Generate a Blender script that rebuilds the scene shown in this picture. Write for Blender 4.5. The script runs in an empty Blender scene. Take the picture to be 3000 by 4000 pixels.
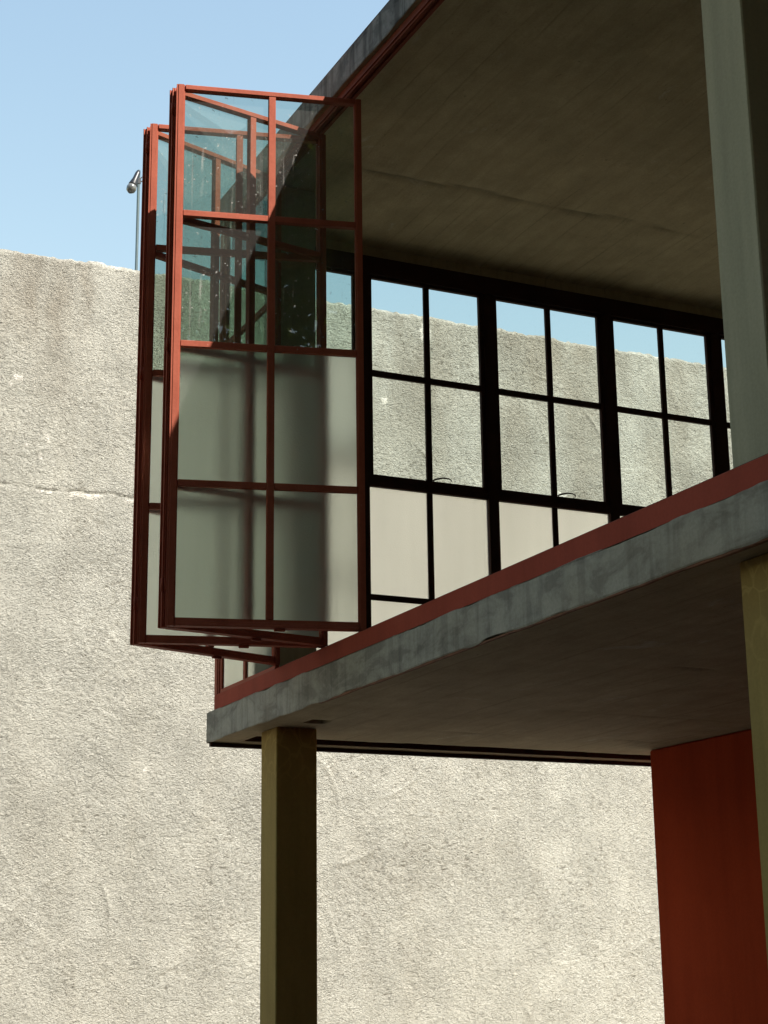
import bpy, bmesh, math, random
import numpy as np
from mathutils import Vector, Matrix

# ------------------------------------------------------------------ camera, sky, sun, exposure
scene = bpy.context.scene
col = scene.collection
R = math.radians

cam_data = bpy.data.cameras.new('camera')
cam_data.sensor_fit = 'VERTICAL'
cam_data.sensor_height = 36.0
cam_data.lens = 59.76
cam_data.clip_start = 0.1
cam_data.clip_end = 2000
cam = bpy.data.objects.new('camera', cam_data)
col.objects.link(cam)
cr = Vector((0.42452664, 0.9053263, -0.01270509))
cu = Vector((0.24153415, -0.09971435, 0.96525556))
cf = Vector((-0.87260437, 0.41284541, 0.26099862))
cam.matrix_world = Matrix(((cr.x, cu.x, -cf.x, 10.787), (cr.y, cu.y, -cf.y, -3.768), (cr.z, cu.z, -cf.z, 1.6), (0, 0, 0, 1)))
scene.camera = cam

SUN = Vector((0.65, 0.395, 1.0)).normalized()          # towards the sun
elev = math.asin(SUN.z)
world = bpy.data.worlds.new('World')
scene.world = world
world.use_nodes = True
wt = world.node_tree
wt.nodes.clear()
sky = wt.nodes.new('ShaderNodeTexSky')
sky.sky_type = 'NISHITA'
sky.sun_disc = False
sky.sun_elevation = elev
sky.sun_rotation = math.atan2(SUN.x, SUN.y)
sky.altitude = 0
sky.air_density = 2.2
sky.dust_density = 1.0
sky.ozone_density = 1.0
bg = wt.nodes.new('ShaderNodeBackground')
bg.inputs['Strength'].default_value = 0.108
wo = wt.nodes.new('ShaderNodeOutputWorld')
wt.links.new(sky.outputs[0], bg.inputs['Color'])
wt.links.new(bg.outputs[0], wo.inputs['Surface'])

sd = bpy.data.lights.new('sun', 'SUN')
sd.energy = 5.0
sd.angle = R(0.5)
sd.color = (1.0, 0.945, 0.86)
so = bpy.data.objects.new('sun', sd)
col.objects.link(so)
so.rotation_euler = (-SUN).to_track_quat('-Z', 'Y').to_euler()
so.location = (8, 6, 20)

vs = scene.view_settings
vs.view_transform = 'Standard'
vs.look = 'None'
vs.gamma = 1.0
vs.use_curve_mapping = False
vs.exposure = 0.95
scene.render.engine = 'CYCLES'
cy = scene.cycles
cy.use_denoising = True
cy.max_bounces = 14
cy.diffuse_bounces = 5
cy.glossy_bounces = 4
cy.transmission_bounces = 12
cy.transparent_max_bounces = 32
cy.caustics_refractive = True
cy.caustics_reflective = False

rng = np.random.default_rng(7)
random.seed(7)

# ------------------------------------------------------------------ measures (metres)
ZB, ZT = 3.0883, 3.2883          # first-floor slab
ZS = 3.3962                      # parapet top
ZR0, ZR1 = 6.7962, 6.9892        # roof slab
XE, YE = 12.5, 6.5               # far ends of the house
WX = -6.0                        # face of the boundary wall
WTOP = 9.095

# ------------------------------------------------------------------ material helpers
def mat(name):
    m = bpy.data.materials.new(name)
    m.use_nodes = True
    nt = m.node_tree
    return m, nt, nt.nodes['Principled BSDF']
def node(nt, t, **kw):
    n = nt.nodes.new(t)
    for k, v in kw.items():
        setattr(n, k, v)
    return n
def coords(nt, scale=(1, 1, 1), rot=(0, 0, 0), loc=(0, 0, 0)):
    t = node(nt, 'ShaderNodeTexCoord')
    mp = node(nt, 'ShaderNodeMapping')
    mp.inputs['Scale'].default_value = scale
    mp.inputs['Rotation'].default_value = rot
    mp.inputs['Location'].default_value = loc
    nt.links.new(t.outputs['Object'], mp.inputs['Vector'])
    return mp.outputs[0]
def strokes(nt, ang, scale, seed):
    """coordinates turned in the y-z plane, then stretched: slanting trowel flakes"""
    v = coords(nt, (1, 1, 1), (R(ang), 0, 0), (seed * 1.7, seed * 2.3, seed))
    mp = node(nt, 'ShaderNodeMapping')
    mp.inputs['Scale'].default_value = scale
    nt.links.new(v, mp.inputs['Vector'])
    return mp.outputs[0]
def noise(nt, vec, scale, detail=4, rough=0.55, dist=0.0):
    n = node(nt, 'ShaderNodeTexNoise')
    n.inputs['Scale'].default_value = scale
    n.inputs['Detail'].default_value = detail
    n.inputs['Roughness'].default_value = rough
    n.inputs['Distortion'].default_value = dist
    nt.links.new(vec, n.inputs['Vector'])
    return n.outputs['Fac']
def ramp(nt, fac, stops):
    r = node(nt, 'ShaderNodeValToRGB')
    els = r.color_ramp.elements
    while len(els) < len(stops):
        els.new(0.5)
    for e, (p, c) in zip(els, stops):
        e.position = p
        e.color = (*c, 1) if len(c) == 3 else c
    nt.links.new(fac, r.inputs['Fac'])
    return r.outputs['Color']
def g(v):
    return (v, v, v)
def mix(nt, fac, a, b, mode='MIX'):
    n = node(nt, 'ShaderNodeMix', data_type='RGBA', blend_type=mode)
    for sock, v in ((n.inputs[0], fac), (n.inputs[6], a), (n.inputs[7], b)):
        if isinstance(v, bpy.types.NodeSocket):
            nt.links.new(v, sock)
        elif isinstance(v, (int, float)):
            sock.default_value = v
        else:
            sock.default_value = (*v, 1)
    return n.outputs[2]
def math_n(nt, op, a, b=0.0):
    n = node(nt, 'ShaderNodeMath', operation=op)
    for sock, v in ((n.inputs[0], a), (n.inputs[1], b)):
        if isinstance(v, bpy.types.NodeSocket):
            nt.links.new(v, sock)
        else:
            sock.default_value = v
    return n.outputs[0]
def bump(nt, bsdf, h, strength=0.5, dist=0.01, prev=None):
    b = node(nt, 'ShaderNodeBump')
    b.inputs['Strength'].default_value = strength
    b.inputs['Distance'].default_value = dist
    nt.links.new(h, b.inputs['Height'])
    if prev is not None:
        nt.links.new(prev, b.inputs['Normal'])
    nt.links.new(b.outputs[0], bsdf.inputs['Normal'])
    return b.outputs[0]
def attr(nt, name):
    a = node(nt, 'ShaderNodeAttribute', attribute_name=name)
    return a.outputs['Fac']

# ------------------------------------------------------------------ materials
def make_stucco():
    m, nt, b = mat('rough_stucco')
    v = coords(nt)
    big = noise(nt, v, 0.55, 5, 0.6)
    base = ramp(nt, big, [(0.30, (0.515, 0.498, 0.432)), (0.52, (0.53, 0.515, 0.452)), (0.72, (0.545, 0.532, 0.468))])
    med = noise(nt, v, 3.2, 6, 0.65, 0.4)
    base = mix(nt, 0.15, base, ramp(nt, med, [(0.30, g(0.72)), (0.60, g(1.0)), (0.8, g(1.08))]), 'MULTIPLY')
    streak = noise(nt, coords(nt, (1, 2.6, 0.28)), 1.0, 6, 0.65, 0.3)
    base = mix(nt, 0.22, base, ramp(nt, streak, [(0.34, (0.80, 0.76, 0.71)), (0.52, g(1.0))]), 'MULTIPLY')
    base = mix(nt, math_n(nt, 'MULTIPLY', attr(nt, 'stain'), 0.55), base, (0.27, 0.225, 0.17))
    base = mix(nt, math_n(nt, 'MULTIPLY', attr(nt, 'pit'), 0.75), base, (0.17, 0.15, 0.115))
    grain = noise(nt, v, 60, 3, 0.7)
    base = mix(nt, 0.5, base, ramp(nt, grain, [(0.33, g(0.78)), (0.62, g(1.05))]), 'MULTIPLY')
    base = mix(nt, attr(nt, 'chip'), base, (0.78, 0.74, 0.66))
    hol = noise(nt, strokes(nt, -26, (21, 21, 46), 1), 1.0, 4, 0.62, 1.1)
    base = mix(nt, ramp(nt, hol, [(0.26, g(0.75)), (0.36, g(0.0))]), base, (0.16, 0.145, 0.11))
    nt.links.new(base, b.inputs['Base Color'])
    b.inputs['Roughness'].default_value = 0.95
    b.inputs['Specular IOR Level'].default_value = 0.1
    rough = ramp(nt, noise(nt, coords(nt, (1, 1, 1), (0, 0, 0), (3, 5, 2)), 1.6, 4, 0.6), [(0.36, g(0.72)), (0.62, g(1.0))])
    prev = None
    for (ang, sy, sz, seed, st, dist, lo) in ((-26, 21, 46, 1, 1.0, 1.1, 0.31), (-40, 36, 74, 4, 0.9, 0.8, 0.30), (12, 13, 27, 9, 0.55, 1.6, 0.34)):
        h0 = noise(nt, strokes(nt, ang, (sy, sy, sz), seed), 1.0, 4, 0.62, dist)
        h = ramp(nt, h0, [(lo, g(0.0)), (lo + 0.10, g(0.62)), (0.52, g(0.80)), (0.66, g(1.0))])
        which = ramp(nt, noise(nt, coords(nt, (1, 1, 1), (0, 0, 0), (seed, 3, seed)), 2.1, 4, 0.6), [(0.40, g(0.62)), (0.60, g(1.0))])
        b_ = math_n(nt, 'MULTIPLY', math_n(nt, 'MULTIPLY', h, which), rough)
        prev = bump(nt, b, b_, st, 0.0235, prev)
    return m

def make_soffit(name, c0, c1, seam_scale, board_w=0.142, light=(0.52, 0.47, 0.36)):
    m, nt, b = mat(name)
    v = coords(nt)
    big = noise(nt, v, 0.8, 5, 0.6)
    base = ramp(nt, big, [(0.32, c0), (0.68, c1)])
    # board-marked streaks run along the facade
    board = noise(nt, coords(nt, (0.5, seam_scale, 1)), 2.4, 6, 0.65, 0.5)
    base = mix(nt, 0.38, base, ramp(nt, board, [(0.33, (0.66, 0.63, 0.60)), (0.55, g(1.0)), (0.75, g(1.12))]), 'MULTIPLY')
    stain = noise(nt, coords(nt, (0.9, 1.4, 1), (0, 0, 0.3), (3, 1, 0)), 2.2, 8, 0.7, 0.8)
    base = mix(nt, ramp(nt, stain, [(0.62, g(0.0)), (0.70, g(0.55))]), base, light)
    dark = noise(nt, coords(nt, (1, 1, 1), (0, 0, 0), (7, 3, 0)), 1.6, 8, 0.7, 0.5)
    base = mix(nt, ramp(nt, dark, [(0.62, g(0.0)), (0.80, g(0.4))]), base, tuple(c * 0.45 for c in c0))
    tc = node(nt, 'ShaderNodeTexCoord')
    sp = node(nt, 'ShaderNodeSeparateXYZ')
    nt.links.new(tc.outputs['Object'], sp.inputs[0])
    wob = math_n(nt, 'MULTIPLY', noise(nt, coords(nt, (0.5, 2, 1)), 1.5, 4), 0.10)
    fr = math_n(nt, 'FRACT', math_n(nt, 'DIVIDE', math_n(nt, 'ADD', sp.outputs['Y'], wob), board_w))
    line = ramp(nt, fr, [(0.0, g(1.0)), (0.05, g(0.8)), (0.12, g(0.0)), (0.97, g(0.0))])
    gate = ramp(nt, noise(nt, coords(nt, (0.55, 2.2, 1), (0, 0, 0), (5, 2, 0)), 1.7, 5, 0.65), [(0.44, g(0.0)), (0.62, g(1.0))])
    lines = math_n(nt, 'MULTIPLY', line, gate)
    base = mix(nt, math_n(nt, 'MULTIPLY', lines, 0.5), base, tuple(c * 0.5 for c in c0))
    pore = ramp(nt, noise(nt, coords(nt, (1, 1.6, 1)), 26, 3, 0.6), [(0.68, g(0.0)), (0.73, g(0.6))])
    base = mix(nt, pore, base, tuple(c * 0.4 for c in c0))
    blot = noise(nt, coords(nt, (1, 1, 1), (0, 0, 0), (9, 4, 0)), 4.5, 6, 0.7, 0.3)
    base = mix(nt, 0.5, base, ramp(nt, blot, [(0.36, g(0.78)), (0.62, g(1.12))]), 'MULTIPLY')
    base = mix(nt, math_n(nt, 'MULTIPLY', attr(nt, 'seam'), 0.6), base, tuple(c * 0.3 for c in c0))
    grain = noise(nt, v, 70, 3, 0.7)
    base = mix(nt, 0.45, base, ramp(nt, grain, [(0.3, g(0.7)), (0.65, g(1.1))]), 'MULTIPLY')
    nt.links.new(base, b.inputs['Base Color'])
    b.inputs['Roughness'].default_value = 0.9
    b.inputs['Specular IOR Level'].default_value = 0.15
    n1 = bump(nt, b, board, 0.3, 0.015)
    bump(nt, b, grain, 0.35, 0.006, n1)
    return m

def make_fascia(name, c_dark, c_light, streaky):
    m, nt, b = mat(name)
    v = coords(nt)
    patch = noise(nt, coords(nt, (1.2, 1.2, 2.6)), 2.6, 7, 0.62, 0.7)
    base = ramp(nt, patch, [(0.42, c_dark), (0.455, tuple((p + q) / 2 for p, q in zip(c_dark, c_light))), (0.53, c_light), (0.7, tuple(c * 1.15 for c in c_light))])
    st = noise(nt, coords(nt, (11, 11, 0.9)), 1.0, 5, 0.6, 0.25)
    base = mix(nt, streaky, base, ramp(nt, st, [(0.40, g(0.45)), (0.50, g(1.0)), (0.66, g(1.18))]), 'MULTIPLY')
    warm = noise(nt, v, 0.6, 3)
    base = mix(nt, ramp(nt, warm, [(0.5, g(0.0)), (0.68, g(0.5))]), base, (c_light[0] * 1.0, c_light[1] * 0.88, c_light[2] * 0.72))
    grain = noise(nt, v, 55, 4, 0.7)
    base = mix(nt, 0.5, base, ramp(nt, grain, [(0.32, g(0.74)), (0.64, g(1.1))]), 'MULTIPLY')
    nt.links.new(base, b.inputs['Base Color'])
    b.inputs['Roughness'].default_value = 0.9
    b.inputs['Specular IOR Level'].default_value = 0.2
    n1 = bump(nt, b, patch, 0.4, 0.01)
    bump(nt, b, grain, 0.4, 0.005, n1)
    return m

def make_paint(name, c, c2, rough=0.6, stain=0.35, scale=1.5, stretch=0.4, rings=False, chips=None, spec=0.3):
    m, nt, b = mat(name)
    v = coords(nt)
    n = noise(nt, coords(nt, (1, 1, stretch)), scale, 6, 0.62, 0.3)
    base = ramp(nt, n, [(0.33, c2), (0.62, c)])
    st = noise(nt, coords(nt, (9, 9, 0.35)), 1.0, 4, 0.6)
    base = mix(nt, stain, base, ramp(nt, st, [(0.32, g(0.66)), (0.55, g(1.0)), (0.75, g(1.1))]), 'MULTIPLY')
    if rings:
        ve = node(nt, 'ShaderNodeTexVoronoi', feature='DISTANCE_TO_EDGE')
        ve.inputs['Scale'].default_value = 9.0
        wv = coords(nt, (1.3, 1.3, 0.75))
        dn = node(nt, 'ShaderNodeTexNoise')
        dn.inputs['Scale'].default_value = 5.0
        nt.links.new(wv, dn.inputs['Vector'])
        vm = node(nt, 'ShaderNodeVectorMath', operation='ADD')
        sc = node(nt, 'ShaderNodeVectorMath', operation='SCALE')
        sc.inputs['Scale'].default_value = 0.25
        nt.links.new(dn.outputs['Color'], sc.inputs[0])
        nt.links.new(wv, vm.inputs[0])
        nt.links.new(sc.outputs[0], vm.inputs[1])
        nt.links.new(vm.outputs[0], ve.inputs['Vector'])
        ring = ramp(nt, ve.outputs['Distance'], [(0.0, g(1.0)), (0.035, g(0.75)), (0.07, g(0.0))])
        tc = node(nt, 'ShaderNodeTexCoord')
        sp = node(nt, 'ShaderNodeSeparateXYZ')
        nt.links.new(tc.outputs['Object'], sp.inputs[0])
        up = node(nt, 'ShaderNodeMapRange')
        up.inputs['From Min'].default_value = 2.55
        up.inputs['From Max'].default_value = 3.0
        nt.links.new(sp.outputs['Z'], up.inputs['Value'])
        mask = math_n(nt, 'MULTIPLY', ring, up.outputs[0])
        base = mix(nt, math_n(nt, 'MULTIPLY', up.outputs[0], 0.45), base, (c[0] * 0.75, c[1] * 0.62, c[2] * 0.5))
        base = mix(nt, math_n(nt, 'MULTIPLY', mask, 0.4), base, tuple(min(1, x * 1.35) for x in c))
    grain = noise(nt, v, 65, 3, 0.7)
    base = mix(nt, 0.35, base, ramp(nt, grain, [(0.3, g(0.75)), (0.65, g(1.1))]), 'MULTIPLY')
    if chips:
        ch = noise(nt, coords(nt, (1, 1, 1), (0, 0, 0), (2.3, 1.7, 0.4)), 34, 4, 0.6)
        base = mix(nt, ramp(nt, ch, [(0.715, g(0.0)), (0.735, g(0.9))]), base, chips)
    nt.links.new(base, b.inputs['Base Color'])
    b.inputs['Roughness'].default_value = rough
    b.inputs['Specular IOR Level'].default_value = spec
    n1 = bump(nt, b, n, 0.25, 0.01)
    bump(nt, b, grain, 0.25, 0.003, n1)
    return m

def make_glass(name, tint, dust):
    m, nt, b = mat(name)
    out = nt.nodes['Material Output']
    nt.nodes.remove(b)
    tr = node(nt, 'ShaderNodeBsdfTransparent')
    tr.inputs['Color'].default_value = (*tint, 1)
    gl = node(nt, 'ShaderNodeBsdfGlossy')
    gl.inputs['Roughness'].default_value = 0.0
    fr = node(nt, 'ShaderNodeFresnel')
    fr.inputs['IOR'].default_value = 1.52
    # slightly wavy old pane
    wav = noise(nt, coords(nt), 2.2, 2)
    bp = node(nt, 'ShaderNodeBump')
    bp.inputs['Strength'].default_value = 0.035
    bp.inputs['Distance'].default_value = 0.02
    nt.links.new(wav, bp.inputs['Height'])
    nt.links.new(bp.outputs[0], gl.inputs['Normal'])
    ms = node(nt, 'ShaderNodeMixShader')
    nt.links.new(math_n(nt, 'MULTIPLY', fr.outputs[0], 1.9), ms.inputs[0])
    nt.links.new(tr.outputs[0], ms.inputs[1])
    nt.links.new(gl.outputs[0], ms.inputs[2])
    # dust: spots, drips and a thin film
    spots = ramp(nt, noise(nt, coords(nt, (1, 1, 1)), 42, 3, 0.6, 0.4), [(0.63, g(0.0)), (0.70, g(1.0))])
    where = ramp(nt, noise(nt, coords(nt), 2.6, 4, 0.6), [(0.42, g(0.05)), (0.60, g(1.0))])
    drips = ramp(nt, noise(nt, coords(nt, (30, 30, 1.6)), 1.0, 4, 0.6, 0.6), [(0.62, g(0.0)), (0.70, g(0.8))])
    d = math_n(nt, 'MULTIPLY', math_n(nt, 'ADD', math_n(nt, 'MULTIPLY', spots, 0.6), math_n(nt, 'MULTIPLY', drips, 0.4)), where)
    d = math_n(nt, 'MULTIPLY', math_n(nt, 'ADD', d, 0.05), dust)
    df = node(nt, 'ShaderNodeBsdfDiffuse')
    df.inputs['Color'].default_value = (0.62, 0.60, 0.56, 1)
    ms2 = node(nt, 'ShaderNodeMixShader')
    nt.links.new(d, ms2.inputs[0])
    nt.links.new(ms.outputs[0], ms2.inputs[1])
    nt.links.new(df.outputs[0], ms2.inputs[2])
    nt.links.new(ms2.outputs[0], out.inputs['Surface'])
    return m

def make_frosted(name, tint, rough, film):
    m, nt, b = mat(name)
    out = nt.nodes['Material Output']
    nt.nodes.remove(b)
    rf = node(nt, 'ShaderNodeBsdfRefraction')
    rf.inputs['Color'].default_value = (*tint, 1)
    rf.inputs['Roughness'].default_value = rough
    rf.inputs['IOR'].default_value = 1.25
    cell = noise(nt, coords(nt), 110, 3, 0.6)
    bp = node(nt, 'ShaderNodeBump')
    bp.inputs['Strength'].default_value = 0.6
    bp.inputs['Distance'].default_value = 0.002
    nt.links.new(cell, bp.inputs['Height'])
    nt.links.new(bp.outputs[0], rf.inputs['Normal'])
    tl = node(nt, 'ShaderNodeBsdfTranslucent')
    tl.inputs['Color'].default_value = (*[c * 0.9 for c in tint], 1)
    df = node(nt, 'ShaderNodeBsdfDiffuse')
    df.inputs['Color'].default_value = (0.5, 0.52, 0.48, 1)
    m1 = node(nt, 'ShaderNodeMixShader')
    m1.inputs[0].default_value = 0.10
    nt.links.new(rf.outputs[0], m1.inputs[1])
    nt.links.new(tl.outputs[0], m1.inputs[2])
    dirt = noise(nt, coords(nt, (7, 7, 0.6)), 1.0, 5, 0.6)
    f = math_n(nt, 'MULTIPLY', ramp(nt, dirt, [(0.35, g(0.4)), (0.7, g(1.4))]), film)
    m2 = node(nt, 'ShaderNodeMixShader')
    nt.links.new(f, m2.inputs[0])
    nt.links.new(m1.outputs[0], m2.inputs[1])
    nt.links.new(df.outputs[0], m2.inputs[2])
    nt.links.new(m2.outputs[0], out.inputs['Surface'])
    # the smooth side of the pane
    m_, nt_, b_ = mat(name + '_smooth_side')
    nt_.nodes.remove(b_)
    t_ = node(nt_, 'ShaderNodeBsdfTransparent')
    t_.inputs['Color'].default_value = (0.97, 0.99, 0.97, 1)
    nt_.links.new(t_.outputs[0], nt_.nodes['Material Output'].inputs['Surface'])
    return m, m_

def make_plain(name, c, rough=0.6, metallic=0.0):
    m, nt, b = mat(name)
    n = noise(nt, coords(nt), 8, 4)
    base = ramp(nt, n, [(0.3, tuple(x * 0.8 for x in c)), (0.7, c)])
    nt.links.new(base, b.inputs['Base Color'])
    b.inputs['Roughness'].default_value = rough
    b.inputs['Metallic'].default_value = metallic
    return m

M = {}
M['stucco'] = make_stucco()
M['ceiling'] = make_soffit('ceiling_concrete', (0.36, 0.295, 0.185), (0.42, 0.35, 0.225), 3.5)
M['soffit'] = make_soffit('soffit_concrete', (0.35, 0.275, 0.17), (0.44, 0.36, 0.235), 5.0, 0.21)
M['fascia'] = make_fascia('slab_edge_concrete', (0.285, 0.266, 0.226), (0.42, 0.395, 0.335), 0.40)
M['roof_edge'] = make_fascia('roof_edge_concrete', (0.16, 0.17, 0.18), (0.27, 0.28, 0.29), 0.9)
M['red_paint'] = make_paint('red_oxide_paint', (0.42, 0.075, 0.042), (0.36, 0.060, 0.033), 0.7, 0.35, spec=0.12)
M['red_metal'] = make_paint('red_painted_steel', (0.45, 0.125, 0.078), (0.38, 0.098, 0.060), 0.6, 0.3, 3.0, 1.0, chips=(0.55, 0.42, 0.36), spec=0.08)
M['red_channel'] = make_paint('darker_red_channel', (0.22, 0.055, 0.032), (0.15, 0.038, 0.023), 0.75, 0.4, 4.0, 1.0, spec=0.08)  # darker red than the folding leaves
M['dark_shade_metal'] = make_paint('shade_darkened_red_steel', (0.055, 0.024, 0.019), (0.04, 0.018, 0.014), 0.7, 0.3, 3.0, 1.0, spec=0.1)  # red frame paint taken near black, shade put into the colour
M['red_wall'] = make_paint('deep_red_plaster', (0.43, 0.058, 0.019), (0.35, 0.044, 0.014), 0.9, 0.3, 1.3, 0.5, spec=0.06)
M['ochre'] = make_paint('ochre_column_paint', (0.47, 0.330, 0.105), (0.37, 0.26, 0.08), 0.85, 0.4, 1.8, 0.4, rings=True)
M['grey_green'] = make_paint('grey_green_column_paint', (0.50, 0.475, 0.34), (0.42, 0.40, 0.28), 0.8, 0.45, 1.6, 0.25)
M['rust'] = make_paint('rusty_strip', (0.28, 0.12, 0.06), (0.16, 0.07, 0.04), 0.8, 0.5, 9.0, 1.0)
M['white'] = make_plain('white_plaster', (0.50, 0.48, 0.42), 0.9)
M['floor'] = make_plain('timber_floor', (0.33, 0.24, 0.15), 0.6)
M['ground'] = make_plain('dusty_yard', (0.075, 0.07, 0.06), 0.95)
M['pole'] = make_plain('green_grey_pole', (0.05, 0.08, 0.085), 0.5)
M['black'] = make_plain('black_plastic', (0.015, 0.016, 0.02), 0.4)
M['bark'] = make_plain('tree_bark', (0.10, 0.075, 0.05), 0.9)
M['glass'] = make_glass('clear_glass', (0.74, 0.84, 0.79), 1.0)
M['glass_end'] = make_glass('clean_glass', (0.86, 0.94, 0.92), 0.25)
M['frosted'], M['frosted_side'] = make_frosted('frosted_glass', (0.84, 0.86, 0.84), 0.52, 0.085)
M['frosted_end'], M['frosted_end_side'] = make_frosted('frosted_glass_end', (0.97, 0.955, 0.925), 0.45, 0.07)
def make_leaf():
    m, nt, b = mat('leaf_green')
    out = nt.nodes['Material Output']
    n = noise(nt, coords(nt), 1.4, 3)
    c = ramp(nt, n, [(0.3, (0.045, 0.085, 0.02)), (0.7, (0.10, 0.15, 0.035))])
    nt.links.new(c, b.inputs['Base Color'])
    b.inputs['Roughness'].default_value = 0.5
    tl = node(nt, 'ShaderNodeBsdfTranslucent')
    tl.inputs['Color'].default_value = (0.16, 0.24, 0.03, 1)
    ms = node(nt, 'ShaderNodeMixShader')
    ms.inputs[0].default_value = 0.4
    nt.links.new(b.outputs[0], ms.inputs[1])
    nt.links.new(tl.outputs[0], ms.inputs[2])
    nt.links.new(ms.outputs[0], out.inputs['Surface'])
    return m
M['leaf'] = make_leaf()

# ------------------------------------------------------------------ object helpers
class MB:
    """collects shapes and links them as one mesh object"""
    def __init__(s):
        s.v, s.f, s.mi = [], [], []
    def faces(s, verts, faces, mi=0):
        o = len(s.v)
        s.v += [tuple(p) for p in verts]
        s.f += [tuple(o + i for i in f) for f in faces]
        s.mi += [mi] * len(faces)
    def box(s, x0, x1, y0, y1, z0, z1, mi=0):
        s.faces([(x0, y0, z0), (x1, y0, z0), (x1, y1, z0), (x0, y1, z0), (x0, y0, z1), (x1, y0, z1), (x1, y1, z1), (x0, y1, z1)],
                [(0, 3, 2, 1), (4, 5, 6, 7), (0, 1, 5, 4), (1, 2, 6, 5), (2, 3, 7, 6), (3, 0, 4, 7)], mi)
    def cbox(s, x0, x1, y0, y1, z0, z1, c=0.004):
        """box with chamfered edges"""
        bm = bmesh.new()
        r = bmesh.ops.create_cube(bm, size=1.0)
        for v in bm.verts:
            v.co = Vector((x0 + (v.co.x + .5) * (x1 - x0), y0 + (v.co.y + .5) * (y1 - y0), z0 + (v.co.z + .5) * (z1 - z0)))
        bmesh.ops.bevel(bm, geom=bm.edges[:], offset=c, segments=1, affect='EDGES')
        bm.verts.index_update()
        s.faces([v.co[:] for v in bm.verts], [[v.index for v in f.verts] for f in bm.faces])
        bm.free()
    def prism(s, prof, a, b, axis):
        """closed profile (p, q) extruded from a to b along axis x, y or z"""
        def at(p, q, t):
            return {'x': (t, p, q), 'y': (p, t, q), 'z': (p, q, t)}[axis]
        n = len(prof)
        vs_ = [at(p, q, a) for p, q in prof] + [at(p, q, b) for p, q in prof]
        fs = [(i, (i + 1) % n, n + (i + 1) % n, n + i) for i in range(n)] + [tuple(range(n - 1, -1, -1)), tuple(range(n, 2 * n))]
        s.faces(vs_, fs)
    def tube(s, pts, r, n=8, caps=True):
        pts = [Vector(p) for p in pts]
        rs = r if isinstance(r, (list, tuple)) else [r] * len(pts)
        rings = []
        for i, p in enumerate(pts):
            d = (pts[min(i + 1, len(pts) - 1)] - pts[max(i - 1, 0)]).normalized()
            a = d.cross(Vector((0.31, 0.17, 0.93)))
            if a.length < 1e-3:
                a = d.cross(Vector((1, 0, 0)))
            a.normalize()
            b2 = d.cross(a)
            rings.append([p + (a * math.cos(2 * math.pi * k / n) + b2 * math.sin(2 * math.pi * k / n)) * rs[i] for k in range(n)])
        vs_ = [q for ring in rings for q in ring]
        fs = []
        for i in range(len(rings) - 1):
            for k in range(n):
                fs.append((i * n + k, i * n + (k + 1) % n, (i + 1) * n + (k + 1) % n, (i + 1) * n + k))
        if caps:
            fs.append(tuple(range(n - 1, -1, -1)))
            fs.append(tuple((len(rings) - 1) * n + k for k in range(n)))
        s.faces(vs_, fs)
    def mesh(s, name, mats, smooth=False, fix=False):
        me = bpy.data.meshes.new(name)
        me.from_pydata(s.v, [], s.f)
        for m_ in (mats if isinstance(mats, (list, tuple)) else [mats]):
            me.materials.append(m_)
        me.polygons.foreach_set('material_index', s.mi)
        if fix:
            bm = bmesh.new()
            bm.from_mesh(me)
            bmesh.ops.recalc_face_normals(bm, faces=bm.faces[:])
            bm.to_mesh(me)
            bm.free()
        if smooth:
            me.polygons.foreach_set('use_smooth', [True] * len(me.polygons))
        me.update()
        return me
    def build(s, name, mats, parent=None, smooth=False, fix=False):
        return link(name, s.mesh(name, mats, smooth, fix), parent)
def link(name, me, parent=None):
    o = bpy.data.objects.new(name, me)
    col.objects.link(o)
    if parent is not None:
        o.parent = parent
    return o
def empty(name, loc=(0, 0, 0), parent=None, rz=0.0):
    o = bpy.data.objects.new(name, None)
    o.empty_display_size = 0.3
    o.location = loc
    o.rotation_euler = (0, 0, rz)
    col.objects.link(o)
    if parent is not None:
        o.parent = parent
    return o
def tag(o, label=None, cat=None, group=None, kind=None):
    for k, v in (('label', label), ('category', cat), ('group', group), ('kind', kind)):
        if v:
            o[k] = v
    return o

def vnoise(a, b, seed):
    """smooth 2-d value noise, numpy"""
    r = np.random.default_rng(seed)
    N = 512
    t = r.random((N, N)).astype(np.float32)
    ai, bi = np.floor(a).astype(np.int64), np.floor(b).astype(np.int64)
    fa, fb = a - ai, b - bi
    fa, fb = fa * fa * fa * (fa * (fa * 6 - 15) + 10), fb * fb * fb * (fb * (fb * 6 - 15) + 10)
    a0, a1, b0, b1 = ai % N, (ai + 1) % N, bi % N, (bi + 1) % N
    return (t[a0, b0] * (1 - fa) + t[a1, b0] * fa) * (1 - fb) + (t[a0, b1] * (1 - fa) + t[a1, b1] * fa) * fb
def fbm(a, b, seed, octs=4, gain=0.5):
    s, w, tot = 0, 1.0, 0
    for k in range(octs):
        s = s + w * vnoise(a * 2 ** k + 17.3 * k, b * 2 ** k + 5.1 * k, seed + k)
        tot += w
        w *= gain
    return s / tot

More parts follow.
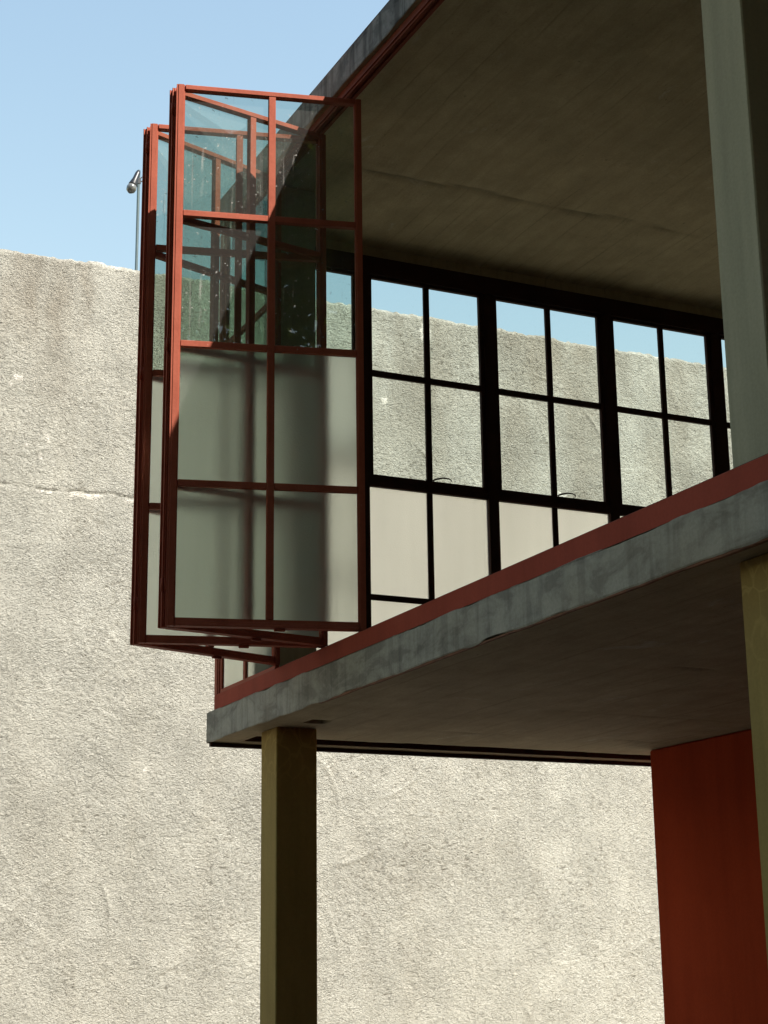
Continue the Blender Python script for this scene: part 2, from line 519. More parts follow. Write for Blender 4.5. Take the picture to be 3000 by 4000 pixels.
def grid_mesh(name, P, attrs, m, smooth=True):
    """P: (ny, nz, 3) vertices -> quads"""
    ny, nz = P.shape[:2]
    idx = np.arange(ny * nz).reshape(ny, nz)
    q = np.stack([idx[:-1, :-1], idx[1:, :-1], idx[1:, 1:], idx[:-1, 1:]], -1).reshape(-1)
    nq = (ny - 1) * (nz - 1)
    me = bpy.data.meshes.new(name)
    me.vertices.add(ny * nz)
    me.vertices.foreach_set('co', P.astype(np.float32).reshape(-1))
    me.loops.add(nq * 4)
    me.loops.foreach_set('vertex_index', q.astype(np.int32))
    me.polygons.add(nq)
    me.polygons.foreach_set('loop_start', np.arange(0, nq * 4, 4, dtype=np.int32))
    if smooth:
        me.polygons.foreach_set('use_smooth', np.ones(nq, bool))
    for k, v in attrs.items():
        at = me.attributes.new(k, 'FLOAT', 'POINT')
        at.data.foreach_set('value', v.astype(np.float32).reshape(-1))
    me.materials.append(m)
    me.update(calc_edges=True)
    me.validate()
    return me

# ------------------------------------------------------------------ ground
gm = MB()
gm.faces([(-400, -400, 0), (400, -400, 0), (400, 400, 0), (-400, 400, 0)], [(0, 1, 2, 3)])
tag(gm.build('ground', M['ground']), kind='structure')
M['bounce_pale'] = make_plain('pale_bounce_colour', (0.34, 0.31, 0.25), 0.9)
gm = MB()
gm.faces([(-6, -9, .004), (.6, -9, .004), (.6, 16, .004), (-6, 16, .004)], [(0, 1, 2, 3)])
tag(gm.build('bounce_sheet', M['bounce_pale']), kind='structure')  # unseen pale sheet added to bounce sunlight up to soffit and ceiling

# ------------------------------------------------------------------ boundary wall
def build_wall():
    root = empty('boundary_wall', (WX - 0.1, 4.5, 0))
    tag(root, 'tall pale rough stucco wall rising behind the house, with a ragged top edge', 'wall')
    st = 0.016
    ys = np.arange(-2.2, 11.0, st)
    zs = np.arange(0.5, WTOP, st)
    Y, Z = np.meshgrid(ys, zs, indexing='ij')
    # trowel strokes: short flakes whose tilt wanders over the wall
    warp1 = fbm(Y * 0.9, Z * 0.9, 11, 3) - .5
    warp2 = fbm(Y * 2.2, Z * 2.2, 21, 3) - .5
    h = np.zeros_like(Y)
    for k, (ang, wt_) in enumerate(((-28, 1.0), (-5, .8), (-52, .6))):
        a = math.radians(ang)
        u = Y * math.cos(a) + Z * math.sin(a) + warp2 * .25
        v = -Y * math.sin(a) + Z * math.cos(a) + warp1 * .8 + warp2 * .10
        mask = np.clip((fbm(Y * 1.1 + 31 * k, Z * 1.1, 40 + 7 * k, 3) - .38) * 4.5, 0, 1)
        n1 = vnoise(u / .070, v / .027, 60 + k)
        n2 = vnoise(u / .040, v / .019, 70 + k)
        ridge = 1 - np.abs(2 * n1 - 1)
        h += wt_ * mask * (0.6 * ridge ** 1.5 + .5 * n2)
    patchy = np.clip((fbm(Y * .95, Z * .95, 90, 4) - .28) * 2.8, .30, 1.2)
    h = h * patchy
    lumps = fbm(Y * 3.0, Z * 3.0, 95, 4) - .5
    X = h * .0065 + lumps * .009
    # long curved sweeps of the float
    ra = np.random.default_rng(77)
    for k in range(70):
        ay, az, rad = ra.uniform(-1.5, 10.0), ra.uniform(.8, 8.8), ra.uniform(.45, 1.5)
        a0, sp = ra.uniform(0, 6.28), ra.uniform(.25, .7)
        sel = (np.abs(ys - ay) < rad + .05)
        i0, i1 = np.argmax(sel), len(sel) - np.argmax(sel[::-1])
        yy, zz_ = Y[i0:i1] - ay, Z[i0:i1] - az
        dr = np.hypot(yy, zz_) - rad + .03 * warp2[i0:i1]
        da = (np.arctan2(zz_, yy) - a0 + np.pi) % (2 * np.pi) - np.pi
        X[i0:i1] += ra.uniform(.003, .007) * np.exp(-(dr / .020) ** 2) * np.exp(-(da / sp) ** 4) * (.4 + lumps[i0:i1] * 3 + .5)
    # pits: scattered dark gouges
    pn = vnoise(Y / .036 + 3 * warp2, Z / .024, 110) * np.clip((fbm(Y * 1.3, Z * 1.3, 115, 3) - .36) * 4, 0, 1)
    pit = np.clip((pn - .80) * 7, 0, 1) * .6
    band = np.exp(-((Z - 2.5 - .05 * Y) / .35) ** 2) * np.clip((Y - 3.3) / .8, 0, 1) * np.clip((6.2 - Y) / .8, 0, 1)
    pn2 = vnoise(Y / .042 + 2 * warp1, Z / .028, 117)
    pit = np.maximum(pit, np.clip((pn2 - .80) * 7, 0, 1) * band * .8)
    X -= pit * .012
    # horizontal crack with crumbling white plaster
    zc = 6.475 + .012 * Y + .035 * (vnoise(Y / .11, Y * 0 + 3.3, 120) - .5) + .03 * (vnoise(Y / .33, Y * 0 + 7.3, 121) - .5)
    on = np.clip((1.75 - Y) / .25, 0, 1) * (.25 + .75 * np.clip((vnoise(Y / .16, Y * 0 + 1.7, 123) - .25) * 4, 0, 1))
    crack = np.exp(-((Z - zc) / .011) ** 2) * on
    X -= crack * .02
    wn = vnoise(Y / .05, Z / .035, 130) * .6 + vnoise(Y / .17, Z / .08, 131) * .5
    chip = np.clip((wn - .55) * 8, 0, 1) * np.exp(-((Z - zc + .035) / .032) ** 2) * on * np.clip((Y + .05) / .35, .25, 1)
    # loose white patches elsewhere
    for (py, pz, ry, rz, th) in ((-.02, 7.64, .10, .06, .66), (-.12, 7.58, .05, .05, .6), (.31, 7.02, .02, .07, .5), (.24, 6.82, .03, .06, .62),
                                 (.10, 6.92, .03, .03, .4), (4.75, 8.88, .09, .15, .42), (4.20, 7.95, .05, .08, .62), (4.86, 6.68, .06, .09, .5),
                                 (6.55, 7.0, .12, .20, .58), (7.25, 7.05, .14, .22, .55), (5.25, 6.85, .12, .12, .6), (2.8, 8.98, .14, .05, .5),
                                 (3.0, 3.7, .03, .04, .4), (1.45, 3.62, .03, .03, .4)):
        dd = np.exp(-(((Y - py) / ry) ** 2 + ((Z - pz) / rz) ** 2))
        chip = np.maximum(chip, np.clip((dd * (.5 + vnoise(Y / .035, Z / .035, 140)) - th) * 6, 0, 1))
    X += chip * .004
    # ragged crest
    crest = (fbm(Y / .28, Z * 0, 150, 4) - .5) * .05 + (vnoise(Y / .05, Z * 0 + 9, 155) - .5) * .025
    near = np.clip((Z - (WTOP - .35)) / .35, 0, 1)
    Zd = Z + crest * near ** 2
    X -= .05 * np.clip((Z - (WTOP - .06)) / .06, 0, 1) ** 2
    top_dark = np.clip((Z - (WTOP - .05)) / .04, 0, 1) * np.clip((vnoise(Y / .09, Z * 0 + 4, 160) - .35) * 4, 0, 1)
    stain = np.clip((fbm(Y * 1.9, Z * .55, 170, 4) - .47) * 3.2, 0, 1) * np.clip((Z - 6.2) / 2.2, 0, 1)
    for (py, w, z0) in ((.33, .16, 7.2), (.62, .10, 7.9), (5.9, .35, 6.5), (6.9, .30, 6.2)):
        stain = np.maximum(stain, .85 * np.exp(-((Y - py - .25 * warp2) / w) ** 2) * np.clip((Z - z0) / .9, 0, 1) * (.4 + 1.0 * fbm(Y * 3, Z * 2, 175, 3)))
    stain = np.maximum(stain, band * .25 * fbm(Y * 2, Z * 2, 178, 3))
    stain = np.maximum(stain, top_dark)
    P = np.stack([WX + X - .02, Y, Zd], -1)
    link('stucco_face', grid_mesh('stucco_face', P, {'stain': stain, 'chip': chip, 'pit': pit}, M['stucco']), root)
    # the solid body behind the textured face and its plain ends
    y0, y1 = ys[0], ys[-1]
    for nm, bx in (('wall_core', (WX - .30, WX - .045, y0, y1, 0, WTOP - .06)), ('wall_end', (WX - .30, WX, y0 - 8, y0, 0, WTOP - .01)),
                   ('wall_end', (WX - .30, WX, y1, y1 + 10, 0, WTOP - .01)), ('plinth', (WX - .044, WX + .01, y0, y1, 0, .5))):
        b = MB()
        b.box(*bx)
        b.build(nm, M['stucco'], root)
    return root
wall_root = build_wall()
bpy.context.view_layer.update()
for ch in wall_root.children:
    ch.matrix_parent_inverse = Matrix.Translation(-Vector(wall_root.location))

# ------------------------------------------------------------------ floodlight on a pole behind the wall
def build_floodlight():
    bx, by = WX - .40, 1.325
    root = empty('floodlight', (bx, by, 0))
    tag(root, 'black reflector lamp clamped to a slim grey pole sticking up behind the wall', 'lamp')
    p = MB()
    p.tube([(0, 0, 0), (0, 0, 10.47)], .017, 10)
    p.build('pole', M['pole'], root, True)
    h = MB()
    a, b_ = Vector((.03, -.012, 10.44)), Vector((.05, -.085, 10.24))
    d = (b_ - a)
    h.tube([a, a + d * .15, a + d * .55, a + d * .95, a + d], [.022, .03, .034, .052, .05], 14)
    h.build('lamp_housing', M['black'], root, True)
    k = MB()
    c = a + d * 1.02
    n = d.normalized()
    k.tube([c, c + n * .03, c + n * .07, c + n * .10], [.05, .058, .05, .018], 16)
    lamp_glass = make_plain('silvered_bulb', (0.22, 0.22, 0.21), 0.25, 0.4)
    k.build('bulb', lamp_glass, root, True)
    c2 = MB()
    c2.tube([(.01, .014, 10.36), (.01, .045, 10.40), (.01, .055, 10.355), (.01, .016, 10.32)], .007, 8)
    c2.build('bracket', lamp_glass, root, True)
    f = MB()
    f.box(-.02, .02, -.02, .02, 10.30, 10.37)
    f.build('clamp', M['black'], root)
build_floodlight()

# ------------------------------------------------------------------ the house
house = empty('studio_house', (0, 0, 0))
tag(house, 'modernist concrete house on columns with red steel windows folded open', 'house')

def jitter(n, amp, seed, per=6):
    t = np.arange(n) / per
    return (fbm(t, t * 0 + 2.2, seed, 3) - .5) * 2 * amp

def slab_edge(mb, x0, x1, y, zlo, zhi, step, amp, seed, mi=1):
    """front edge strip with slightly crumbled arrises"""
    xs = np.arange(x0, x1 + 1e-6, step)
    xs[-1] = x1
    n = len(xs)
    jl, jh = jitter(n, amp, seed), jitter(n, amp, seed + 5)
    jl[0] = jh[0] = 0
    rows = []
    for f_, jz, jy in ((0, jl, 0.004), (.03, jl * .4, 0), (.5, jl * 0, 0), (.97, jh * .4, 0), (1, jh, .004)):
        rows.append([(x, y + jy + .0015 * math.sin(x * 3), zlo + f_ * (zhi - zlo) + j) for x, j in zip(xs, jz)])
    vs_ = [p for r in rows for p in r]
    fs = []
    for i in range(len(rows) - 1):
        for k in range(n - 1):
            fs.append((i * n + k, i * n + k + 1, (i + 1) * n + k + 1, (i + 1) * n + k))
    mb.faces(vs_, fs, mi)

def soffit_grid(name, x0, x1, y0, y1, z, holes, seams, m, parent, step=.04, xfine=8.5, seed=5, rough=.004):
    """underside with board-marked relief; holes = recesses (x0,x1,y0,y1,depth)"""
    def cuts(a, b, extra, fine_to):
        s = set(np.round(np.arange(a, min(b, fine_to), step), 4)) | {a, b}
        for e in extra:
            s = {q for q in s if abs(q - e) > step * .45}
            s |= {e - .0012, e + .0012}
        s |= set(np.round(np.arange(min(b, fine_to), b, .5), 4))
        return np.array(sorted(s))
    xs = cuts(x0, x1, [h[0] for h in holes] + [h[1] for h in holes], xfine)
    ys = cuts(y0, y1, [h[2] for h in holes] + [h[3] for h in holes], 5.0)
    X, Y = np.meshgrid(xs, ys, indexing='ij')
    # boards 14 cm wide, along the facade; each sits a touch higher or lower than the next
    bi = np.floor(Y / .142 + .15 * np.sin(X * .7)).astype(int)
    lev = np.random.default_rng(seed).random(400)[bi % 400]
    Zv = z + .002 + rough * (lev - .5) * .6 + rough * (fbm(X * 2.2, Y * 2.2, seed + 9, 4) - .5) * 2
    seam = np.zeros_like(X)
    for (kind, c, a, b, w) in seams:
        wob = .05 * (fbm(X * 2.2, Y * 2.2, seed + 3, 3) - .5) * 2
        if kind == 'x':      # seam line running along y at x = c
            d = np.abs(X - c + wob); along = Y
        else:
            d = np.abs(Y - c + wob); along = X
        on = (along > a) & (along < b)
        br = np.clip((fbm(X * 3 + c * 9, Y * 3, seed + 31, 3) - .28) * 3.2, 0, 1)
        seam = np.maximum(seam, np.exp(-(d / w) ** 2) * on * br)
    Zv += seam * .012
    for (hx0, hx1, hy0, hy1, dep) in holes:
        Zv = np.where((X > hx0) & (X < hx1) & (Y > hy0) & (Y < hy1), z + dep, Zv)
    P = np.stack([X, Y, Zv], -1)[:, ::-1]
    me = grid_mesh(name, P, {'seam': seam[:, ::-1]}, m, smooth=False)
    return link(name, me, parent)

def build_slabs():
    # first floor slab
    s = MB()
    s.faces([(0, 0, ZT), (XE, 0, ZT), (XE, YE, ZT), (0, YE, ZT)], [(0, 1, 2, 3)])
    s.faces([(0, .004, ZB), (0, YE, ZB), (0, YE, ZT), (0, .004, ZT)], [(0, 3, 2, 1)], 1)
    s.faces([(XE, 0, ZB), (XE, YE, ZB), (XE, YE, ZT), (XE, 0, ZT)], [(0, 1, 2, 3)], 1)
    s.faces([(0, YE, ZB), (XE, YE, ZB), (XE, YE, ZT), (0, YE, ZT)], [(0, 3, 2, 1)], 1)
    slab_edge(s, 0, XE, 0, ZB, ZT, .03, .010, 31)
    slab = s.build('floor_slab', [M['floor'], M['fascia']], house)
    slab['label'] = 'weathered grey concrete floor slab edge'
    holes = [(.17, .42, .20, 6.2, .062), (1.10, 1.25, .245, .375, .03)]
    seams = [('x', 1.02, .5, 3.0, .016), ('x', 2.05, 1.4, 3.0, .014), ('x', 3.6, .8, 2.2, .012)]
    soffit_grid('soffit', 0, XE, .004, YE, ZB, holes, seams, M['soffit'], slab, seed=5)
    st = MB()
    st.box(.0, .035, .02, YE, ZB - .024, ZB)
    st.build('drip_edge', M['dark_shade_metal'], slab)
    st = MB()
    st.box(.1715, .178, .21, 6.19, ZB + .002, ZB + .061)
    st.build('channel_angle', M['dark_shade_metal'], slab)
    # rusty strip left under the front edge
    r = MB()
    xs = np.arange(1.9, XE, .09)
    n = len(xs)
    ja, jb = jitter(n, .006, 301, 4), jitter(n, .004, 307, 3)
    vs_ = []
    for (yy, zz, kk) in ((.006, .001, 0), (.006, -.008, 1), (.026, -.008, 1), (.026, .001, 0)):
        vs_ += [(x, yy + (a_ if yy > .01 else 0), ZB + zz + kk * b_) for x, a_, b_ in zip(xs, ja, jb)]
    r.faces(vs_, [(i * n + k, i * n + k + 1, ((i + 1) % 4) * n + k + 1, ((i + 1) % 4) * n + k) for i in range(4) for k in range(n - 1)])
    r.build('rust_strip', M['rust'], slab)
    # roof
    t = MB()
    t.faces([(0, 0, ZR1), (XE, 0, ZR1), (XE, YE, ZR1), (0, YE, ZR1)], [(0, 1, 2, 3)])
    t.faces([(0, .004, ZR0), (0, YE, ZR0), (0, YE, ZR1), (0, .004, ZR1)], [(0, 3, 2, 1)], 1)
    t.faces([(XE, 0, ZR0), (XE, YE, ZR0), (XE, YE, ZR1), (XE, 0, ZR1)], [(0, 1, 2, 3)], 1)
    t.faces([(0, YE, ZR0), (XE, YE, ZR0), (XE, YE, ZR1), (0, YE, ZR1)], [(0, 3, 2, 1)], 1)
    slab_edge(t, 0, XE, 0, ZR0, ZR1, .04, .011, 77)
    roof = t.build('roof_slab', [M['white'], M['roof_edge']], house)
    roof['label'] = 'dark streaked concrete roof edge'
    seams = [('x', 1.33, .4, 4.6, .024)]
    soffit_grid('ceiling', 0, XE, .004, YE, ZR0, [], seams, M['ceiling'], roof, seed=25, rough=.006)
    # red steel head channel above the folding windows
    h = MB()
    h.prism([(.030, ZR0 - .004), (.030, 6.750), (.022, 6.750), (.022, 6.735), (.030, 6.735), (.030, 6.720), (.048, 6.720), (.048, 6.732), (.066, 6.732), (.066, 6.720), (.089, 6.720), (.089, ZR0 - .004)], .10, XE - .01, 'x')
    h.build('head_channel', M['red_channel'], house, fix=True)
    # parapets
    p = MB()
    p.cbox(.10, XE - .02, .0158, .118, ZT + .001, ZS, .003)
    pp = p.build('parapet', M['red_paint'], house)
    pp['label'] = 'red painted sill band along the front'
    p = MB()
    p.box(.10, .20, .122, YE - .02, ZT + .001, ZS - .002)
    p.build('parapet', M['red_paint'], house)
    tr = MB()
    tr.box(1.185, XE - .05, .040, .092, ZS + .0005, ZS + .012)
    tr.build('window_track', M['dark_shade_metal'], house)
    # head beam over the end windows, its shade put into the colour
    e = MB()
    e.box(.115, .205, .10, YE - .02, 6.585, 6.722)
    e.build('head_beam', M['dark_shade_metal'], house)
    e = MB()
    e.box(.10, .200, .10, YE - .02, 6.7225, ZR0 + .001)
    e.build('lintel', M['ceiling'], house)
build_slabs()

def build_columns():
    w, w2 = .2632, .2745
    for x in (.6216, 5.658, 10.69):
        c = MB()
        c.cbox(x, x + w, .1527, .1527 + w2, 0, ZB + .001, .006)
        o = c.build('column', M['ochre'], house)
        o['label'] = 'ochre painted ground floor column'
        c = MB()
        c.cbox(x, x + w, .1527, .1527 + w2, ZT, ZR0 + .001, .006)
        o = c.build('column', M['grey_green'], house)
        o['label'] = 'grey green upper floor column'
build_columns()

def build_walls():
    b = MB()
    b.cbox(.68, 9.2, 3.065, YE - .05, 0, ZB - .001, .012)
    o = b.build('ground_floor_wall', M['red_wall'], house)
    o['label'] = 'deep red painted wall set back under the slab'
    b = MB()
    b.box(.22, XE - .02, YE - .2, YE - .02, ZT + .002, ZR0 - .001)
    b.build('back_wall', M['white'], house)
    b = MB()
    b.box(8.6, 8.8, .13, YE - .21, ZT + .002, ZR0 - .001)
    b.build('side_wall', M['white'], house)  # unseen room end, moved inward to darken the upper column
    b = MB()
    b.box(7.2, XE - .02, .0165, .125, ZS + .0135, 6.719)
    b.build('front_light_blocker', M['red_wall'], house)  # unseen wall added to keep daylight out of the upper room
    b = MB()
    b.box(8.7, 8.9, .45, 3.064, 0, ZB - .001)
    b.build('return_light_blocker', M['red_wall'], house)  # unseen wall added to stop light coming in under the slab
    b = MB()
    b.box(XE + .005, 19.0, .4, YE, 0, 14.5)
    b.build('sky_blocker_wing', M['red_wall'], house)  # unseen tall block added to shut out sky beyond the house
build_walls()

# ---- pane meshes (frosted panes are rough on one side only)
def pane_mesh(name, w, h, axis, m, side=None):
    b = MB()
    t = .0025
    if axis == 'x':      # pane lies in x-z, faces -y
        b.faces([(0, -t, 0), (w, -t, 0), (w, -t, h), (0, -t, h)], [(0, 1, 2, 3)], 0)
        if side:
            b.faces([(0, t, 0), (w, t, 0), (w, t, h), (0, t, h)], [(3, 2, 1, 0)], 1)
        return b.mesh(name, [m, side] if side else m)
    else:                # pane lies in y-z, faces +x
        b.faces([(t, 0, 0), (t, w, 0), (t, w, h), (t, 0, h)], [(0, 1, 2, 3)], 0)
        if side:
            b.faces([(-t, 0, 0), (-t, w, 0), (-t, w, h), (-t, 0, h)], [(3, 2, 1, 0)], 1)
        return b.mesh(name, [m, side] if side else m)

# ---- windows in the end facade
def build_end_windows():
    posts = [.062, 1.095, 2.147, 3.202, 4.241, 5.29, 6.34]
    for k, y in enumerate(posts):
        if k == 0:
            continue
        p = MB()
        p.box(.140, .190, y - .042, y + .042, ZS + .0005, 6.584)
        p.build('window_post', M['dark_shade_metal'], house)
    x0, x1 = .138, .180
    pane_cache = {}
    for k in range(len(posts) - 1):
        a = posts[k] + (.043 if k else .05)
        b = posts[k + 1] - .043
        win = empty('window', (0, 0, 0), house)
        s0, s1 = x0 + .014, x1 + .002
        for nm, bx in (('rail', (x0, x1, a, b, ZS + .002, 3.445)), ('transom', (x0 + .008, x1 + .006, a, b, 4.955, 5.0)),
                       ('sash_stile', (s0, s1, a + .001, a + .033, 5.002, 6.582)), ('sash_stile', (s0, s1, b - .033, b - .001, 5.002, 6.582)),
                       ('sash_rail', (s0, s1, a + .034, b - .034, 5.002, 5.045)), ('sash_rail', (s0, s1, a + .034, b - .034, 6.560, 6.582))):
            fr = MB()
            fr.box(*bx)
            fr.build(nm, M['dark_shade_metal'], win)
        mid = (a + b) / 2 + .006
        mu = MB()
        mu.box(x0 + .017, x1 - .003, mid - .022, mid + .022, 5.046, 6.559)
        mu.build('mullion', M['dark_shade_metal'], win)
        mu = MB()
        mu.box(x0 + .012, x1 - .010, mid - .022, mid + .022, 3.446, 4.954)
        mu.build('mullion', M['dark_shade_metal'], win)
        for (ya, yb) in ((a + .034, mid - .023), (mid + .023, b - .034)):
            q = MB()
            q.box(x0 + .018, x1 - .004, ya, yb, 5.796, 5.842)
            q.build('muntin', M['dark_shade_metal'], win)
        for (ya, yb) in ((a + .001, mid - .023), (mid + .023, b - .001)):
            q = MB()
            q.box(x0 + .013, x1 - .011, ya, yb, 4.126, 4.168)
            q.build('muntin', M['dark_shade_metal'], win)
        for (ya, yb, za, zb, fro) in ((a + .033, mid - .022, 5.843, 6.56, 0), (mid + .022, b - .033, 5.843, 6.56, 0),
                                      (a + .033, mid - .022, 5.045, 5.795, 0), (mid + .022, b - .033, 5.045, 5.795, 0),
                                      (a, mid - .022, 4.169, 4.955, 1), (mid + .022, b, 4.169, 4.955, 1),
                                      (a, mid - .022, 3.445, 4.125, 1), (mid + .022, b, 3.445, 4.125, 1)):
            me = pane_mesh('pane', yb - ya, zb - za, 'y', M['frosted_end'] if fro else M['glass_end'], M['frosted_end_side'] if fro else None)
            o = link('pane', me, win)
            o.location = ((x0 + x1) / 2 + (.001 if fro else .007), ya, za)
        hd = MB()
        hy = mid + .03
        hd.tube([(x1 + .02, hy - .02, 5.043), (x1 + .035, hy + .0, 5.052), (x1 + .05, hy + .045, 5.062), (x1 + .05, hy + .095, 5.063), (x1 + .045, hy + .118, 5.056), (x1 + .04, hy + .126, 5.046)],
                [.006, .007, .006, .005, .004, .003], 7)
        hd.build('handle', M['dark_shade_metal'], win)
build_end_windows()

# ---- corner post and the fixed light beside it
def build_fixed_light():
    c = MB()
    c.prism([(.10, .0158), (.150, .0158), (.150, .022), (.168, .022), (.168, .060), (.150, .060), (.150, .066), (.10, .066)], ZS + .0005, 6.719, 'z')
    c.build('corner_post', M['red_metal'], house, fix=True)
    win = empty('window', (0, 0, 0), house)
    y0, y1 = .030, .060
    a, b = .169, 1.16
    for nm, bx in (('rail', (a, b, y0, y1, ZS + .001, 3.425)), ('rail', (a, b, y0, y1, 6.69, 6.719)),
                   ('stile', (a, a + .03, y0, y1, 3.426, 6.689)), ('stile', (b - .03, b, y0, y1, 3.426, 6.689))):
        f = MB()
        f.cbox(*bx, .002)
        f.build(nm, M['red_metal'], win)
    mu = MB()
    mu.box(.605, .645, y0, y1, 3.426, 6.689)
    mu.build('mullion', M['red_metal'], win)
    zz = [3.425, 4.215, 4.255, 5.035, 5.078, 5.84, 5.88, 6.69]
    for (xa, xb) in ((a + .031, .604), (.646, b - .031)):
        for z in (4.216, 5.036, 5.841):
            q = MB()
            q.box(xa, xb, y0 + .002, y1 - .002, z, z + .038)
            q.build('muntin', M['red_metal'], win)
        for i in range(4):
            fro = i < 2
            me = pane_mesh('pane', xb - xa, zz[2 * i + 1] - zz[2 * i], 'x', M['frosted'] if fro else M['glass'], M['frosted_side'] if fro else None)
            o = link('pane', me, win)
            o.location = (xa, (y0 + y1) / 2, zz[2 * i])
build_fixed_light()

# ---- folding leaves: local x from the outer (free) edge to the track edge, z absolute, faces -y
LW = 1.07
Z0, Z1 = 3.4245, 6.682
def leaf_meshes():
    d = .024
    f = MB()                                                      # outer stile with its two meeting lips
    f.prism([(-.010, -d + .004), (-.010, -d + .010), (0, -d + .010), (0, d - .010), (-.010, d - .010), (-.010, d - .004), (0, d - .004), (.002, d), (.032, d),
             (.034, d - .008), (.040, d - .008), (.040, -d + .008), (.034, -d + .008), (.032, -d), (.002, -d), (0, -d + .004)], Z0, Z1, 'z')
    stile1 = f.mesh('stile', M['red_metal'], fix=True)
    f = MB()
    f.prism([(LW - .040, -d + .008), (LW - .034, -d + .008), (LW - .032, -d), (LW - .002, -d), (LW, -d + .002), (LW, d - .002), (LW - .002, d), (LW - .032, d),
             (LW - .034, d - .008), (LW - .040, d - .008)], Z0, Z1, 'z')
    stile2 = f.mesh('stile', M['red_metal'], fix=True)
    f = MB()
    f.cbox(.041, LW - .041, -d, d, Z1 - .030, Z1 - .0005, .002)
    rail1 = f.mesh('rail', M['red_metal'])
    f = MB()
    f.prism([(-d - .004, Z0), (-d - .004, Z0 + .012), (-d, Z0 + .016), (-d, Z0 + .026), (-d + .006, Z0 + .030), (-d + .006, Z0 + .046), (d - .006, Z0 + .046),
             (d - .006, Z0 + .030), (d, Z0 + .026), (d, Z0 + .016), (d + .004, Z0 + .012), (d + .004, Z0)], .041, LW - .041, 'x')
    rail2 = f.mesh('rail', M['red_metal'], fix=True)
    mid = .545
    m_ = MB()
    m_.cbox(mid - .020, mid + .020, -d + .002, d - .002, Z0 + .047, Z1 - .031, .002)
    mull = m_.mesh('mullion', M['red_metal'])
    munts, panes = [], []
    rows = [(Z0 + .046, 4.216), (4.252, 5.038), (5.074, 5.842), (5.878, Z1 - .030)]
    for (xa, xb) in ((.041, mid - .021), (mid + .021, LW - .041)):
        for z in (4.216, 5.038, 5.842):
            q = MB()
            q.cbox(xa, xb, -d + .004, d - .004, z, z + .036, .002)
            munts.append(q.mesh('muntin', M['red_metal']))
        for i, (za, zb) in enumerate(rows):
            fro = i < 2
            me = pane_mesh('pane', xb - xa + .004, zb - za + .002, 'x', M['frosted'] if fro else M['glass'], M['frosted_side'] if fro else None)
            panes.append((me, (xa - .002, .011, za - .001)))
    h = MB()
    h.tube([(-.012, d, 0), (-.012, d, .075)], .008, 10)
    hinge = h.mesh('hinge', M['red_metal'], True)
    pv = MB()
    pv.tube([(LW - .012, 0, Z0 - .018), (LW - .012, 0, Z0 + .004)], .009, 10)
    pivot = pv.mesh('pivot', M['red_metal'], True)
    return (stile1, stile2, rail1, rail2), mull, munts, panes, hinge, pivot
LM = leaf_meshes()
_b = MB()
_b.cbox(-.03, .03, -.012, .012, -.004, .012, .003)
BOLT = _b.mesh('bolt', M['red_metal'])
def build_leaf(outer, track, flip, stretch=1.0):
    o_, t_ = Vector(outer), Vector(track)
    ang = math.atan2(t_.y - o_.y, t_.x - o_.x)
    leaf = empty('window_leaf', (o_.x, o_.y, 0), house, ang)
    leaf.scale = (stretch, 1, 1)
    frame, mull, munts, panes, hinge, pivot = LM
    for me in frame:
        link(me.name.split('.')[0], me, leaf)
    link('mullion', mull, leaf)
    for me in munts:
        link('muntin', me, leaf)
    for me, loc in panes:
        p = link('pane', me, leaf)
        p.location = loc
        if flip:
            pass
    for z in (3.62, 5.02, 6.50):
        hg = link('hinge', hinge, leaf)
        hg.location = (0, -.048 if flip else 0, z)
    link('pivot', pivot, leaf)
    bl = link('bolt', BOLT, leaf)
    bl.location = (.60, 0, Z0 - .010)
    return leaf
P1, P2, P3 = (2.3468, .0666), (1.8375, .0666), (1.171, .0666)
Q1, Q2 = (2.0911, -.965), (1.5632, -.960)
build_leaf(Q1, P1, False, 1.025)
build_leaf((Q1[0] - .055, Q1[1] - .016), (P2[0] + .018, P2[1]), True)
build_leaf(Q2, (P2[0] - .020, P2[1]), False)
build_leaf((Q2[0] - .055, Q2[1] - .016), P3, True)

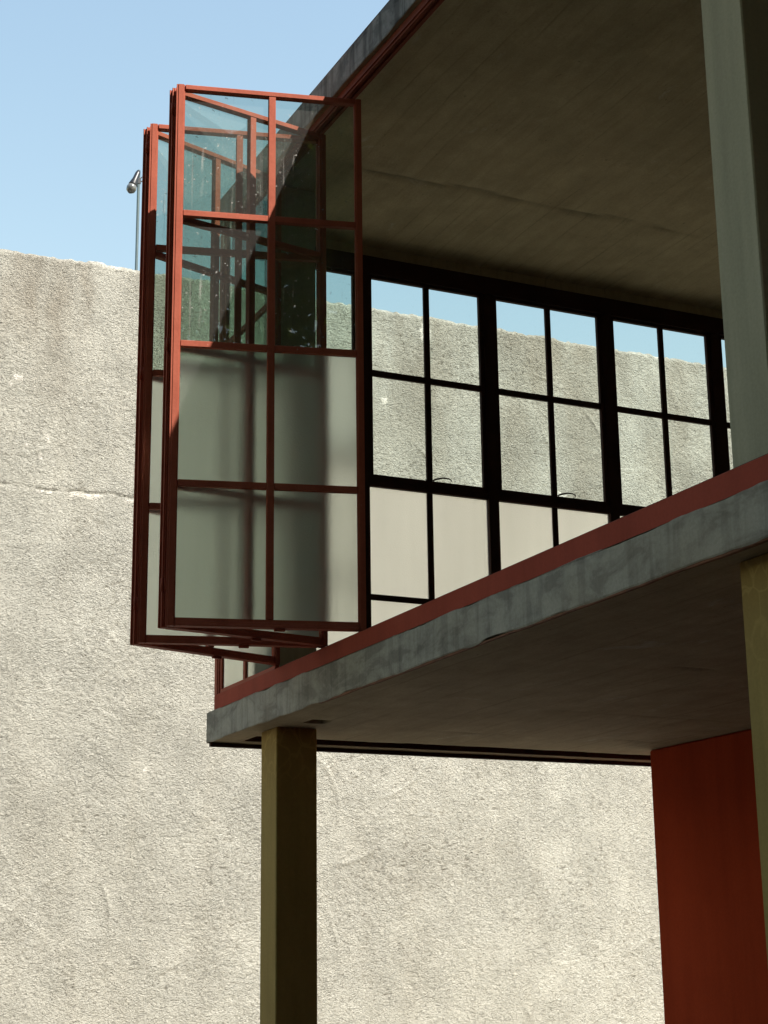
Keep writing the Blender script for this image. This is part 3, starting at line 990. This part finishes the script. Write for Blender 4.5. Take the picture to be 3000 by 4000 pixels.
# ------------------------------------------------------------------ tree mirrored in the panes, plus added unseen sky blockers
def build_tree(x, y, label, rz=0.0, first=None):
    root = empty('tree', (x, y, 0), None, rz)
    tag(root, label, 'tree', 'tall trees standing round the yard')
    if first is not None:
        for c in list(first.children):
            d = c.copy()
            col.objects.link(d)
            d.parent = root
        return root
    t = MB()
    t.tube([(0, 0, 0), (.1, .1, 3.5), (0, .2, 7), (.2, 0, 11), (.3, .2, 15)], [.35, .28, .22, .15, .06], 12)
    t.build('trunk', M['bark'], root, True)
    for k in range(9):
        a = 2.4 * k
        z = 6.0 + .9 * k
        L = 4.0 - .2 * k
        e = Vector((math.cos(a) * L, math.sin(a) * L, z + 1.6))
        t = MB()
        t.tube([(.1, .1, z), (e.x * .5, e.y * .5, z + 1.0), e], [.10, .07, .03], 7)
        t.build('branch', M['bark'], root, True)
    r = np.random.default_rng(3)
    clumps = []
    for k in range(240):
        d = r.normal(size=3)
        d /= np.linalg.norm(d)
        rad = r.uniform(.55, 1.0)
        clumps.append((d[0] * 5.2 * rad, d[1] * 5.2 * rad, 13.2 + d[2] * 6.8 * rad, r.uniform(.55, 1.0)))
    n_ = 130
    vs_, fs = [], []
    for (cx, cy_, cz, cr_) in clumps:
        c = np.array((cx, cy_, cz))
        for j in range(n_):
            p = c + r.normal(size=3) * cr_ * .5
            a = r.normal(size=3); a /= np.linalg.norm(a)
            b = np.cross(a, r.normal(size=3)); b /= np.linalg.norm(b)
            L, W = r.uniform(.10, .17), r.uniform(.05, .08)
            i = len(vs_)
            vs_ += [tuple(p - a * L), tuple(p - b * W), tuple(p + a * L), tuple(p + b * W)]
            fs.append((i, i + 1, i + 2, i + 3))
    m_ = MB()
    m_.faces(vs_, fs)
    m_.build('crown', M['leaf'], root)
    return root
tree0 = build_tree(10.6, -6.9, 'tall leafy tree mirrored in the upper panes of the nearest window leaf')
tree0.scale = (1.15, 1.15, 1.15)
for (tx, ty, rz, lab) in ((15.3, -2.0, 5.0, 'added leafy tree beside the added wing, unseen, blocks sky light'), (12.3, -4.4, 2.7, 'added leafy tree near the right end of the house front, unseen, blocks sky light'), (7.0, -10.5, 0.6, 'added leafy tree in the middle of the yard, unseen, blocks sky light'),
                         (13.6, -13.2, 4.2, 'added leafy tree nearest the far front screen, unseen, fills a gap of sky'), (20.5, -6.0, 1.0, 'added leafy tree in front of the added dark block, unseen, blocks sky light'), (21.0, -19.0, 2.1, 'added leafy tree in the far corner, unseen, blocks sky light'),
                         (3.0, -20.5, 3.3, 'added leafy tree facing the studio house front, unseen, blocks sky light')):
    build_tree(tx, ty, lab, rz, tree0).scale = (1.3, 1.3, 1.3)  # unseen trees added to block sky light and deepen the shade
def build_sky_block():
    root = empty('sky_block', (26, -9, 0))  # unseen block added to cut skylight from the right
    tag(root, 'plain dark block added behind the trees, unseen, shuts out sky light', 'house')
    b = MB()
    b.box(-4, 6, -16, 9, 0, 10.0)
    b.build('wall', M['bark'], root)
    b = MB()
    b.box(-4.2, 6.2, -16.2, 9.2, 10.001, 10.25)
    b.build('roof', M['roof_edge'], root)
build_sky_block()
gw = MB()
gw.box(-24, 40, -.15, .15, 0, 6.0)
gw_o = gw.build('sky_screen_wall', M['bark'])
gw_o.location = (0, -26, 0)  # unseen wall added to hide the low bright sky
tag(gw_o, 'dark wall added at the far front side, unseen, blocks low sky light', 'wall')
